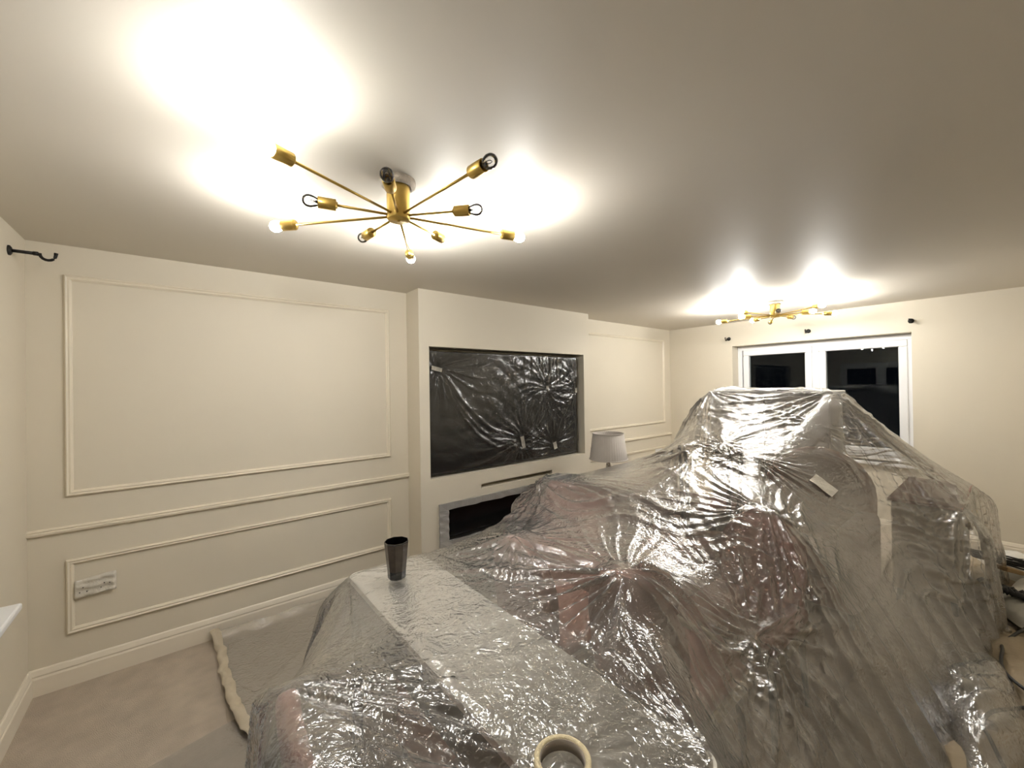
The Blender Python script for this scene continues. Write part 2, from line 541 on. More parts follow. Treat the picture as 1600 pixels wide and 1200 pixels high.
TAPES = [(2.318, 1.748, 0.10, 0.035, 12), (3.615, 1.57, 0.035, 0.04, 0), (4.06, 1.535, 0.03, 0.05, 0), (3.268, 1.034, 0.045, 0.12, -12), (3.716, 0.956, 0.05, 0.075, -15)]


def tv_height(X, Z):
    h = 0.008 + 0.006 * np.sin(2.3 * X + 1.7 * Z) + 0.004 * np.abs(np.sin(9 * X - 7 * Z + 2 * np.sin(5 * Z))) + 0.003 * np.abs(np.sin(21 * Z + 6 * X + 2 * np.sin(6 * X)))
    for i, (tx, tz, *_r) in enumerate(TAPES):
        dx, dz = X - tx, Z - tz
        r = np.hypot(dx, dz)
        th = np.arctan2(dz, dx)
        th = th + 0.15 * np.sin(3 * th + i) + 0.25 * np.sin(4 * r + i)
        ple = 0.5 * (1 - np.abs(np.sin(4.5 * th + i))) ** 1.5 + 0.7 * (1 - np.abs(np.sin(9.5 * th + 2 * i))) ** 1.5 + 0.4 * (1 - np.abs(np.sin(19 * th + i))) ** 1.3
        h = h + (0.042, 0.030, 0.030, 0.058, 0.052)[i] * ple * (r / 0.12) / (1 + (r / 0.12) ** 2) * np.exp(-r / 0.5)
        h = h * (1 - 0.85 * np.exp(-(r / 0.05) ** 2))
    # catenary swags between taped points
    for (a, b, sag, amp) in (((2.32, 1.75), (3.27, 1.03), 0.28, 0.009), ((3.27, 1.03), (3.72, 0.96), 0.06, 0.012), ((3.615, 1.57), (4.06, 1.535), 0.16, 0.010), ((3.72, 0.96), (4.06, 1.53), 0.1, 0.005)):
        t = np.clip((X - a[0]) / (b[0] - a[0]), 0, 1)
        zc = a[1] + (b[1] - a[1]) * t - sag * 4 * t * (1 - t)
        for off in (0.0, 0.07, 0.16):
            h = h + amp * np.exp(-((Z - zc - off * 4 * t * (1 - t)) / 0.018) ** 2) * np.sqrt(np.clip(t * (1 - t) * 4, 0, 1)) * (1 - 2.5 * off)
    # vertical gathers hanging from the top right
    g = np.clip((Z - 1.45) / 0.45, 0, 1) * np.exp(-((X - 3.75) / 0.42) ** 2)
    h = h + 0.012 * g * (np.abs(np.sin(26 * X + 5 * (1.9 - Z) * (X - 3.6))) + 0.5 * np.abs(np.sin(61 * X + 2 * Z)))
    return h * 0.9


nx, nz = 190, 110
gx, gz = np.meshgrid(np.linspace(TV[0] + 0.012, TV[1] - 0.06, nx), np.linspace(TV[2] + 0.010, TV[3] - 0.035, nz))
gy = YT - 0.004 - np.clip(tv_height(gx, gz), 0, 0.07)


def grid_mesh(name, P, m, parent=None, smooth=True):
    ny_, nx_, _ = P.shape
    idx = np.arange(ny_ * nx_).reshape(ny_, nx_)
    f = np.stack([idx[:-1, :-1], idx[:-1, 1:], idx[1:, 1:], idx[1:, :-1]], -1).reshape(-1, 4)
    me = bpy.data.meshes.new(name)
    me.vertices.add(ny_ * nx_)
    me.vertices.foreach_set('co', np.ascontiguousarray(P, dtype=np.float32).ravel())
    me.loops.add(f.size)
    me.loops.foreach_set('vertex_index', f.ravel().astype(np.int32))
    me.polygons.add(len(f))
    me.polygons.foreach_set('loop_start', (4 * np.arange(len(f))).astype(np.int32))
    me.polygons.foreach_set('use_smooth', np.full(len(f), smooth))
    me.update(calc_edges=True)
    me.validate()
    return link(name, me, m, parent)


tag(grid_mesh('plastic_film', np.stack([gx, gy, gz], -1), 'filmtv'), 'clear wrinkled film taped over the black television screen', 'plastic film')
TN = ['pale tape strip at the upper left edge of the television', 'small pale tape tab in the upper middle right of the television',
      'pale tape tab on the right edge of the television film', 'long upright tape strip low on the television film', 'short slanted tape strip at the lower right of the television film']
for (tx, tz, a, b, rot), lb in zip(TAPES, TN):
    bm = bmesh.new()
    nn = 6
    for i in range(nn + 1):
        for j in range(3):
            u, v = (i / nn - 0.5) * a, (j / 2 - 0.5) * b
            if b > a:
                u, v = (j / 2 - 0.5) * a, (i / nn - 0.5) * b
            bm.verts.new((u, -0.002 * math.sin(i * 1.9 + j), v))
    bm.verts.ensure_lookup_table()
    for i in range(nn):
        for j in range(2):
            bm.faces.new([bm.verts[k] for k in (i * 3 + j, i * 3 + j + 1, i * 3 + j + 4, i * 3 + j + 3)])
    bmesh.ops.solidify(bm, geom=list(bm.faces), thickness=0.0012)
    o = tag(obj('tape_strip', bm, 'tapewhite'), lb, 'tape', 'tape on the television film')
    o.location = (tx, YT - 0.026 - float(np.clip(tv_height(np.array([tx]), np.array([tz])), 0, 0.07)[0]), tz)
    o.rotation_euler = (0, math.radians(rot), 0)

xf = (FIRE[0] + FIRE[1]) / 2
fire = tag(empty('electric_fire', (xf, -BD + 0.15, FIRE[2])), 'long black electric fire set low in the chimney breast', 'fireplace')
fw_, fh_ = (FIRE[1] - FIRE[0]) / 2 - 0.004, FIRE[3] - FIRE[2] - 0.004
box('casing', (-fw_, -0.10, 0.004), (fw_, 0.0, fh_), 'black', fire, 0.004)
box('glass_front', (-fw_ + 0.07, -0.108, 0.04), (fw_ - 0.07, -0.099, fh_ - 0.04), 'screen', fire, 0.002, 1, False)
for nm, lo, hi in (('film_border', (-fw_ - 0.012, -0.165, fh_ - 0.045), (fw_ + 0.012, -0.150, fh_ + 0.012)), ('film_border', (-fw_ - 0.012, -0.165, -0.005), (fw_ + 0.012, -0.150, 0.035)),
                   ('film_border', (-fw_ - 0.012, -0.165, 0.035), (-fw_ + 0.075, -0.150, fh_ - 0.045)), ('film_border', (fw_ - 0.075, -0.165, 0.035), (fw_ + 0.012, -0.150, fh_ - 0.045))):
    bm = bmesh.new()
    box_bm(bm, lo, hi)
    bmesh.ops.subdivide_edges(bm, edges=[e for e in bm.edges if e.calc_length() > 0.2], cuts=24)
    for v in bm.verts:
        v.co.y += 0.004 * math.sin(v.co.x * 41 + v.co.z * 90) - 0.002
        v.co.z += 0.003 * math.sin(v.co.x * 23 + v.co.y * 200)
    o = obj(nm, bm, 'filmframe', fire)
    o['label'] = 'wrinkled masking film taped round the edge'


# ------------------------------------------------------------------ sockets, radiator, brackets
sk = tag(empty('wall_socket', (0.25, 0, 0.465)), 'double socket under wrinkled masking tape in the low left panel', 'socket')
box('faceplate', (-0.074, -0.012, 0.005), (0.074, 0.0, 0.09), 'white', sk, 0.004)
nx_, nz_ = 26, 14
gx_, gz_ = np.meshgrid(np.linspace(-0.083, 0.085, nx_), np.linspace(-0.004, 0.098, nz_))
hh_ = 0.017 + 0.006 * np.abs(np.sin(40 * gx_ + 30 * np.sin(40 * gz_))) + 0.004 * np.sin(150 * gz_ + 20 * gx_)
edge = np.minimum(np.minimum(gx_ + 0.083, 0.085 - gx_), np.minimum(gz_ + 0.004, 0.098 - gz_))
hh_ = np.where(edge < 0.004, 0.002, hh_)
o = grid_mesh('masking_tape', np.stack([gx_, -hh_, gz_ + 0.006 * np.sin(20 * gx_)], -1), 'tapewhite', sk)
o['label'] = 'crumpled masking tape cover'
for hx_, hz_ in ((-0.045, 0.055), (-0.058, 0.03), (-0.03, 0.03), (0.038, 0.056), (0.06, 0.052), (0.025, 0.035)):
    bm = bmesh.new()
    lathe_bm(bm, [(0.003, 0), (0.0025, 0.004)], 8)
    bmesh.ops.transform(bm, matrix=Matrix.Translation((hx_, -0.026, hz_)) @ Matrix.Rotation(PI / 2, 4, 'X'), verts=bm.verts)
    obj('pin_hole', bm, 'black', sk)

sk2 = tag(empty('wall_socket', (6.02, 0, 0.50)), 'white socket with black plug in the far corner by the lamp', 'socket')
box('faceplate', (-0.10, -0.010, 0.0), (0.075, 0.0, 0.16), 'white', sk2, 0.004)
pl = box('plug', (-0.035, -0.055, 0.055), (0.02, -0.010, 0.115), 'black', sk2, 0.012)
tube('plug_cable', [(-0.008, -0.045, 0.06), (-0.008, -0.055, 0.03), (-0.006, -0.05, -0.06), (0.0, -0.04, -0.3)], 0.004, 'black', sk2)

rad = tag(empty('radiator', (0.012, -1.72, 0.13)), 'white panel radiator at the left edge under the sill', 'radiator')
box('panel', (0.03, -0.86, 0.0), (0.045, 0.86, 0.46), 'white', rad, 0.004)
bm = bmesh.new()
for k in range(43):
    y = -0.84 + k * 0.04
    box_bm(bm, (0.045, y - 0.011, 0.03), (0.056, y + 0.011, 0.43), 0.004, 1)
obj('convector_ribs', bm, 'white', rad)
for k in range(2):
    box('side_grille', (0.0, (-0.875, 0.86)[k], 0.02), (0.062, (-0.86, 0.875)[k], 0.47), 'white', rad, 0.003)
box('top_grille', (0.0, -0.875, 0.462), (0.064, 0.875, 0.478), 'white', rad, 0.003)
for sy in (-1, 1):
    tube('valve_pipe', [(0.03, sy * 0.90, -0.13), (0.03, sy * 0.90, 0.03), (0.03, sy * 0.87, 0.045)], 0.008, 'chrome', rad)


def bracket(loc, rz, label, reach=0.085):
    b = tag(empty('curtain_bracket', loc, rz), label, 'bracket', 'black curtain pole brackets')
    # local: wall at x=0, room towards +x
    bm = bmesh.new()
    lathe_bm(bm, [(0.0, 0), (0.024, 0), (0.024, 0.006), (0.014, 0.012), (0.0, 0.012)], 16, cap=False)
    bmesh.ops.transform(bm, matrix=Matrix.Rotation(PI / 2, 4, 'Y'), verts=bm.verts)
    obj('wall_plate', bm, 'blackmetal', b, True)
    tube('stem', [(0.004, 0, 0), (reach * 0.9, 0, 0)], 0.008, 'blackmetal', b)
    tube('collar', [(reach * 0.78, 0, 0), (reach * 0.95, 0, 0)], 0.010, 'blackmetal', b, 12)
    pts = [(reach + 0.0, 0, 0.004)] + [(reach + 0.026 - 0.026 * math.cos(a), 0, -0.026 * math.sin(a)) for a in np.linspace(0.15, PI - 0.05, 9)] + [(reach + 0.054, 0, 0.014)]
    tube('cup', pts, [0.0065] * (len(pts) - 1) + [0.008], 'blackmetal', b)
    return b


bracket((0.0, -0.262, 2.275), 0, 'black curtain pole bracket hooking out from the left wall', 0.10)
bracket((L, -0.857, 2.186), PI, 'black bracket left of the window top, beside filler patch', 0.06)
bracket((L, -1.752, 2.190), PI, 'black bracket centred above the window', 0.06)
bracket((L, -2.62, 2.194), PI, 'black bracket above the right end of the window', 0.06)
FIN = len(bpy.data.objects)

# ------------------------------------------------------------------ furniture under the sheet
COLS = []                                     # (centre, half size, radius, rot) colliders for the drape


def collider(lo, hi, r=0.02, rot=0.0, origin=(0, 0, 0)):
    lo, hi = np.array(lo, float), np.array(hi, float)
    c, h = (lo + hi) / 2, (hi - lo) / 2
    ca, sa = math.cos(rot), math.sin(rot)
    c = np.array([ca * c[0] - sa * c[1], sa * c[0] + ca * c[1], c[2]]) + np.array(origin)
    COLS.append((c, h, min(r, h.min() * 0.98), rot))


def dining_chair(loc, rz, label, square=False):
    """faces +x; origin on the floor below the seat centre"""
    t = tag(empty('dining_chair', loc, rz), label, 'chair', 'mauve dining chairs under the sheet')
    box('seat', (-0.21, -0.225, 0.42), (0.24, 0.225, 0.49), 'mauve', t, 0.03, 3)
    box('seat_base', (-0.22, -0.23, 0.375), (0.245, 0.23, 0.425), 'creamfab', t, 0.012, 2)
    # rounded, slightly dished backrest
    bm = bmesh.new()
    n = 22
    ring_f, ring_b = [], []
    rows = 10
    gridf = []
    for i in range(rows + 1):
        z = 0.44 + (0.90 - 0.44) * i / rows
        s = max(0.0, (z - 0.66) / 0.24)
        half = 0.205 * (1 - min(1, s) ** 2.2) ** 0.5 if s > 0 else 0.19 + 0.015 * (z - 0.44) / 0.22
        half = max(half, 0.05)
        if square:
            half = 0.225
        row = []
        for j in range(9):
            y = -half + 2 * half * j / 8
            row.append((y, z))
        gridf.append(row)
    vf = [[bm.verts.new((-0.205 - 0.10 * (z - 0.44) + 0.35 * y * y, y, z)) for y, z in r] for r in gridf]
    vb = [[bm.verts.new((-0.255 - 0.10 * (z - 0.44) + 0.35 * y * y, y, z)) for y, z in r] for r in gridf]
    for G, fl in ((vf, 1), (vb, -1)):
        for i in range(rows):
            for j in range(8):
                bm.faces.new((G[i][j], G[i][j + 1], G[i + 1][j + 1], G[i + 1][j]))
    for i in range(rows):
        for j in (0, 8):
            bm.faces.new((vf[i][j], vf[i + 1][j], vb[i + 1][j], vb[i][j]))
    for j in range(8):
        for i in (0, rows):
            bm.faces.new((vf[i][j], vf[i][j + 1], vb[i][j + 1], vb[i][j]))
    o = obj('backrest', bm, 'mauve', t, True)
    bv = o.modifiers.new('soft', 'BEVEL'); bv.width = 0.018; bv.segments = 2; bv.limit_method = 'ANGLE'; bv.angle_limit = 0.9
    for sx in (-1, 1):
        for sy in (-1, 1):
            tube('leg', [(0.19 * sx, 0.185 * sy, 0.38), (0.215 * sx, 0.205 * sy, 0.0)], [0.018, 0.011], 'darkwood', t, 10)
    collider((-0.22, -0.23, 0.36), (0.245, 0.23, 0.49), 0.02, rz, loc)
    collider((-0.30, -0.23, 0.40), (-0.18, 0.23, 0.74), 0.03, rz, loc)
    for hz, hwid in (((0.908, 0.235),) if square else ((0.80, 0.19), (0.84, 0.155), (0.875, 0.11), (0.908, 0.06))):
        collider((-0.315, -hwid, 0.40), (-0.19, hwid, hz), 0.02, rz, loc)
    return t


dining_chair((1.08, -2.41, 0), 0.0, 'square-backed mauve chair pushed in on the left side of the narrow table', True)
dining_chair((2.18, -2.36, 0), 0.0, 'mauve chair with cream seat edge right of the tape roll')
dining_chair((2.09, -1.83, 0), 0.0, 'mauve chair between the black glass and the sofa')
dining_chair((2.80, -2.40, 0), PI, 'mauve chair under the small sharp peak before the armchair')

TZ = 0.78
ct = tag(empty('console_table', (1.365, -2.14, 0)), 'narrow table with sheen painted pale on its top and dark edge under the black glass', 'table')
bm = bmesh.new()
box_bm(bm, (-0.175, -0.72, TZ - 0.022), (0.175, 0.72, TZ), 0.0)
vert = [e for e in bm.edges if abs(e.verts[0].co.z - e.verts[1].co.z) > 0.01]
bmesh.ops.bevel(bm, geom=vert, offset=0.045, segments=5, profile=0.5, affect='EDGES')
obj('table_top', bm, 'sheentop', ct)
box('apron', (-0.171, -0.705, TZ - 0.17), (0.165, 0.70, TZ - 0.022), 'darkwood', ct, 0.006)
for sx in (-1, 1):
    for sy in (-1, 1):
        box('leg', (sx * 0.15 - 0.018, sy * 0.68 - 0.018, 0), (sx * 0.15 + 0.018, sy * 0.68 + 0.018, TZ - 0.165), 'darkwood', ct, 0.004)
collider((1.19, -2.86, TZ - 0.12), (1.54, -1.42, TZ), 0.012)

be = tag(empty('upholstered_bench', (1.44, -2.14, 0)), 'mauve upholstered bench tucked under the narrow table', 'bench')
box('seat', (-0.09, -0.62, 0.38), (0.09, 0.62, 0.60), 'mauve', be, 0.03, 3)
box('body', (-0.085, -0.61, 0.05), (0.085, 0.61, 0.385), 'mauve', be, 0.015, 2)
for sx in (-1, 1):
    for sy in (-1, 1):
        tube('foot', [(sx * 0.06, sy * 0.56, 0.055), (sx * 0.06, sy * 0.56, 0.0)], 0.016, 'darkwood', be)

SX0, SX1, SY0, SY1 = 2.38, 4.18, -1.89, -1.05
so = tag(empty('sofa', ((SX0 + SX1) / 2, (SY0 + SY1) / 2, 0)), 'mauve sofa with its back to the chimney breast under the sheet', 'sofa')
sw, sd = (SX1 - SX0) / 2, (SY1 - SY0) / 2
box('base', (-sw + 0.02, -sd + 0.02, 0.07), (sw - 0.02, sd - 0.02, 0.30), 'mauve', so, 0.03, 3)
box('back_frame', (-sw + 0.05, sd - 0.20, 0.12), (sw - 0.05, sd, 0.80), 'mauve', so, 0.06, 4)
for k in range(2):
    xa = -sw + 0.20 + k * (sw - 0.20)
    box('seat_cushion', (xa, -sd, 0.30), (xa + sw - 0.205, sd - 0.22, 0.47), 'mauve', so, 0.05, 4)
    box('back_cushion', (xa, sd - 0.40, 0.47), (xa + sw - 0.205, sd - 0.17, 0.87), 'mauve', so, 0.09, 5)
for s in (-1, 1):
    xa, xb = sorted((s * sw, s * (sw - 0.20)))
    box('arm', (xa, -sd + 0.02, 0.08), (xb, sd - 0.03, 0.63), 'mauve', so, 0.07, 4)
    for sy in (-1, 1):
        tube('foot', [(s * (sw - 0.1), sy * (sd - 0.1), 0.09), (s * (sw - 0.1), sy * (sd - 0.1), 0.0)], [0.025, 0.018], 'darkwood', so)
collider((SX0, SY0, 0.05), (SX1, SY1, 0.47), 0.04)
collider((SX0 + 0.2, SY1 - 0.40, 0.1), (SX1 - 0.2, SY1 - 0.0, 0.87), 0.09)
collider((SX0 + 0.05, SY1 - 0.20, 0.1), (SX1 - 0.05, SY1, 0.80), 0.06)
collider((SX0, SY0 + 0.02, 0.05), (SX0 + 0.2, SY1 - 0.03, 0.63), 0.07)
collider((SX1 - 0.2, SY0 + 0.02, 0.05), (SX1, SY1 - 0.03, 0.63), 0.07)
cu = tag(box('sofa_cushion', (-0.09, -0.24, -0.24), (0.09, 0.24, 0.24), 'mauve', None, 0.085, 5), 'plump mauve cushion heaped at the left end of the sofa', 'cushion')
cu.location = (2.66, -1.42, 0.70)
cu.rotation_euler = (0.15, 0.35, 0.5)
collider((-0.14, -0.22, -0.2), (0.14, 0.22, 0.265), 0.1, 0.5, (2.67, -1.42, 0.70))

st = tag(empty('upturned_stool', (3.75, -1.79, 0.472), math.radians(-53.7)), 'small stool standing upside down on the sofa, legs making sharp peaks', 'stool')
box('seat', (-0.20, -0.17, 0.0), (0.20, 0.17, 0.05), 'mauve_b', st, 0.02, 3)
box('seat_rail', (-0.185, -0.155, 0.05), (0.185, 0.155, 0.10), 'darkwood', st, 0.004)
for sx in (-1, 1):
    for sy in (-1, 1):
        tube('leg', [(sx * 0.165, sy * 0.135, 0.06), (sx * 0.185, sy * 0.155, 0.62)], [0.018, 0.012], 'darkwood', st, 10)
        collider((sx * 0.185 - 0.013, sy * 0.155 - 0.013, 0.05), (sx * 0.185 + 0.013, sy * 0.155 + 0.013, 0.62), 0.012, math.radians(-53.7), (3.75, -1.79, 0.472))
collider((-0.2, -0.17, 0.0), (0.2, 0.17, 0.10), 0.02, math.radians(-53.7), (3.75, -1.79, 0.472))

ac = tag(empty('armchair', (4.25, -2.28, 0)), 'brown-mauve armchair with high rounded back below the tall peaks', 'armchair')
box('base', (-0.33, -0.34, 0.10), (0.30, 0.34, 0.30), 'mauve_b', ac, 0.03, 3)
box('seat_cushion', (-0.36, -0.24, 0.29), (0.20, 0.24, 0.46), 'mauve_b', ac, 0.06, 4)
bm = bmesh.new()
outl = [(-0.34, 0.28), (-0.35, 0.70)] + [(0.35 * math.cos(a), 0.74 + 0.34 * math.sin(a)) for a in np.linspace(PI, 0, 15)] + [(0.35, 0.70), (0.34, 0.28)]
fa = [bm.verts.new((0.16 + 0.25 * y * y * 0, y, z)) for y, z in outl]
fb = [bm.verts.new((0.36, y, z)) for y, z in outl]
bm.faces.new(fa); bm.faces.new(fb)
for k in range(len(outl)):
    bm.faces.new((fa[k], fa[(k + 1) % len(outl)], fb[(k + 1) % len(outl)], fb[k]))
bk = obj('backrest', bm, 'mauve_b', ac)
bv = bk.modifiers.new('soft', 'BEVEL'); bv.width = 0.06; bv.segments = 4; bv.limit_method = 'ANGLE'; bv.angle_limit = 0.8
for s in (-1, 1):
    ya, yb = sorted((s * 0.38, s * 0.24))
    box('arm', (-0.34, ya, 0.12), (0.26, yb, 0.66), 'mauve_b', ac, 0.06, 4)
    for sx in (-1, 1):
        tube('foot', [(sx * 0.27, s * 0.30, 0.12), (sx * 0.28, s * 0.31, 0.0)], [0.022, 0.014], 'darkwood', ac)
collider((-0.36, -0.38, 0.05), (0.36, 0.38, 0.48), 0.05, 0, (4.25, -2.28, 0))
collider((0.16, -0.34, 0.3), (0.36, 0.34, 0.86), 0.09, 0, (4.25, -2.28, 0))
collider((0.16, -0.24, 0.3), (0.36, 0.24, 1.02), 0.09, 0, (4.25, -2.28, 0))
collider((0.16, -0.13, 0.3), (0.36, 0.13, 1.08), 0.09, 0, (4.25, -2.28, 0))
for s in (-1, 1):
    ya, yb = sorted((s * 0.38, s * 0.24))
    collider((-0.34, ya, 0.12), (0.26, yb, 0.66), 0.06, 0, (4.25, -2.28, 0))

tc_ = tag(empty('tall_cabinet', (5.02, -1.81, 0)), 'tall pale cabinet holding up the highest part of the sheet by the window', 'cabinet')
box('carcass', (-0.19, -0.49, 0.06), (0.19, 0.49, 1.485), 'palewood', tc_, 0.005)
box('cabinet_top', (-0.21, -0.51, 1.485), (0.21, 0.51, 1.515), 'palewood', tc_, 0.006)
box('plinth', (-0.17, -0.47, 0.0), (0.17, 0.47, 0.06), 'darkwood', tc_)
for s in (-1, 1):
    ya, yb = sorted((s * 0.004, s * 0.485))
    d = box('door', (-0.21, ya, 0.08), (-0.19, yb, 1.47), 'palewood', tc_, 0.003)
    tube('handle', [(-0.215, s * 0.04, 0.72), (-0.235, s * 0.04, 0.73), (-0.235, s * 0.04, 0.87), (-0.215, s * 0.04, 0.88)], 0.005, 'chrome', d)
collider((4.81, -2.32, 0.0), (5.23, -1.30, 1.515), 0.012)

sb = tag(empty('sideboard', (5.09, -2.86, 0)), 'cream sideboard with a dark-shaded top at the right end under the sheet', 'sideboard')
box('carcass', (-0.46, -0.165, 0.10), (0.47, 0.17, 0.725), 'creamwood', sb, 0.005)
box('sideboard_top', (-0.485, -0.185, 0.725), (0.49, 0.185, 0.75), 'mauve_b', sb, 0.004)
for sx in (-1, 1):
    for sy in (-1, 1):
        tube('leg', [(sx * 0.42, sy * 0.13, 0.11), (sx * 0.43, sy * 0.14, 0.0)], [0.02, 0.014], 'darkwood', sb)
for k in range(2):
    d = box('drawer', (-0.45 + k * 0.46, -0.18, 0.45), (-0.01 + k * 0.46, -0.163, 0.71), 'creamwood', sb, 0.004)
    lathe('knob', [(0.0, 0), (0.012, 0), (0.012, 0.008), (0.028, 0.014), (0.030, 0.026), (0.020, 0.036), (0.0, 0.038)], 'amber', d, 12, cap=False).matrix_local = Matrix.Translation((-0.23 + k * 0.46, -0.18, 0.58)) @ Matrix.Rotation(PI / 2, 4, 'X')
collider((4.605, -3.045, 0.0), (5.58, -2.67, 0.75), 0.012)

# side table and lamp in the alcove
sd_t = tag(empty('side_table', (3.92, -0.70, 0)), 'small cream side table behind the sofa carrying the lamp', 'table')
box('table_top', (-0.2, -0.2, 0.53), (0.2, 0.2, 0.555), 'creamwood', sd_t, 0.006)
for sx in (-1, 1):
    for sy in (-1, 1):
        box('leg', (sx * 0.17 - 0.015, sy * 0.17 - 0.015, 0), (sx * 0.17 + 0.015, sy * 0.17 + 0.015, 0.53), 'creamwood', sd_t, 0.003)
lamp = tag(empty('table_lamp', (3.92, -0.72, 0.555)), 'table lamp with grey pleated shade and chrome baluster base', 'lamp')
lathe('lamp_base', [(0.0, 0), (0.075, 0.0), (0.078, 0.012), (0.04, 0.025), (0.022, 0.04), (0.030, 0.06), (0.045, 0.10), (0.050, 0.13), (0.040, 0.165), (0.022, 0.19), (0.016, 0.20),
                    (0.026, 0.215), (0.028, 0.235), (0.018, 0.262), (0.012, 0.29), (0.010, 0.33), (0.0, 0.33)], 'chrome', lamp, 28, cap=False)
SHZ = 0.303
lathe('lamp_shade', [(0.183, SHZ), (0.150, SHZ + 0.255), (0.147, SHZ + 0.255), (0.180, SHZ)], 'shade', lamp, 132, rfun=lambda a, i: 1 + 0.012 * math.sin(44 * a), cap=False)
for z, r in ((SHZ, 0.185), (SHZ + 0.252, 0.152)):
    tube('shade_band', [(r * math.cos(a), r * math.sin(a), z) for a in np.linspace(0, 2 * PI, 40, endpoint=False)], 0.005, 'shade', lamp, 6, True)


# ------------------------------------------------------------------ the big dust sheet: small cloth solver draped over the furniture
HEM = [(0.66, -2.15), (0.66, -2.95), (0.95, -3.12), (2.4, -3.06), (3.4, -3.10), (4.5, -3.19), (5.76, -3.19), (5.86, -2.6), (5.50, -1.15), (4.4, -0.93), (2.3, -0.90), (1.12, -0.98), (0.78, -1.55)]
GS = 0.025
GX0, GY0, GNX, GNY = 0.3, -3.5, 232, 114
ggx, ggy = np.meshgrid(GX0 + GS * np.arange(GNX), GY0 + GS * np.arange(GNY))


def inside_poly(x, y, poly):
    r = np.zeros(x.shape, bool)
    for (xa, ya), (xb, yb) in zip(poly, poly[1:] + poly[:1]):
        c = ((ya > y) != (yb > y)) & (x < (xb - xa) * (y - ya) / (yb - ya + 1e-12) + xa)
        r ^= c
    return r


# taut tent surface over everything: membrane above the furniture, pinned to the floor at the hem
OB = np.zeros_like(ggx)
for c, h, r, rot in COLS:
    ca, sa = math.cos(rot), math.sin(rot)
    dx, dy = ggx - c[0], ggy - c[1]
    qx, qy = np.abs(ca * dx + sa * dy) - h[0], np.abs(-sa * dx + ca * dy) - h[1]
    d = np.hypot(np.maximum(qx, 0), np.maximum(qy, 0))
    thin = min(h[0], h[1]) < 0.02
    top = c[2] + h[2] + 0.006
    OB = np.maximum(OB, np.where(d < (0.30 if thin else 0.03), top - d * (1.15 if thin else 1.6), 0))
# tension lines: straight pulls of sheet from one high point to the next (start, end, sag)
ROPES = [((4.82, -2.31, 1.52), (4.61, -3.04, 0.757), 0.02), ((4.82, -2.31, 1.52), (5.57, -3.04, 0.757), 0.05), ((5.22, -2.31, 1.52), (5.57, -3.04, 0.757), 0.05),
         ((4.82, -2.31, 1.52), (3.77, -2.06, 1.09), 0.12), ((4.82, -1.31, 1.52), (3.95, -1.82, 1.09), 0.09), ((4.82, -1.31, 1.52), (3.73, -1.52, 1.09), 0.10), ((4.82, -1.31, 1.52), (4.10, -1.10, 0.83), 0.04),
         ((3.77, -2.06, 1.09), (3.085, -2.40, 0.915), 0.06), ((3.77, -2.06, 1.09), (4.02, -2.62, 0.67), 0.05), ((3.77, -2.06, 1.09), (3.95, -1.82, 1.09), 0.03), ((3.73, -1.52, 1.09), (3.95, -1.82, 1.09), 0.03),
         ((3.55, -1.76, 1.09), (3.085, -2.40, 0.915), 0.13), ((3.55, -1.76, 1.09), (2.62, -1.36, 0.96), 0.13), ((3.085, -2.40, 0.915), (1.90, -2.36, 0.915), 0.17), ((3.085, -2.40, 0.915), (2.60, -2.64, 0.50), 0.03),
         ((1.90, -2.36, 0.915), (2.43, -2.60, 0.50), 0.03), ((1.90, -2.36, 0.915), (1.80, -1.83, 0.915), 0.07), ((1.80, -1.83, 0.915), (2.55, -1.40, 0.96), 0.06), ((2.45, -1.30, 0.92), (1.53, -1.44, 0.787), 0.06),
         ((1.90, -2.36, 0.915), (1.53, -2.80, 0.787), 0.04), ((1.20, -1.44, 0.787), (0.79, -2.19, 0.915), 0.10), ((1.80, -1.83, 0.915), (1.53, -1.50, 0.787), 0.02)]
for a, b, sag in ROPES:
    a, b = np.array(a), np.array(b)
    ab = b[:2] - a[:2]
    t = np.clip(((ggx - a[0]) * ab[0] + (ggy - a[1]) * ab[1]) / (ab @ ab), 0, 1)
    d = np.hypot(ggx - a[0] - t * ab[0], ggy - a[1] - t * ab[1])
    OB = np.maximum(OB, np.where(d < 0.14, a[2] + (b[2] - a[2]) * t - sag * 4 * t * (1 - t) - 1.0 * d, 0))
MASK = inside_poly(ggx, ggy, HEM)
HM = np.where(MASK, np.maximum(OB, 0.5), 0.0)
for it in range(2600):
    A = HM.copy()
    A[1:-1, 1:-1] = 0.25 * (HM[2:, 1:-1] + HM[:-2, 1:-1] + HM[1:-1, 2:] + HM[1:-1, :-2])
    HM = np.where(MASK, np.maximum(HM + 1.0 * (A - HM), OB), 0.0)
HMX = np.zeros_like(HM); HMY = np.zeros_like(HM)
HMX[:, 1:-1] = (HM[:, 2:] - HM[:, :-2]) / (2 * GS)
HMY[1:-1] = (HM[2:] - HM[:-2]) / (2 * GS)


def sample(G, fx, fy):
    i = np.clip(fx.astype(int), 0, GNX - 2); j = np.clip(fy.astype(int), 0, GNY - 2)
    u, v = np.clip(fx - i, 0, 1), np.clip(fy - j, 0, 1)
    return (G[j, i] * (1 - u) + G[j, i + 1] * u) * (1 - v) + (G[j + 1, i] * (1 - u) + G[j + 1, i + 1] * u) * v


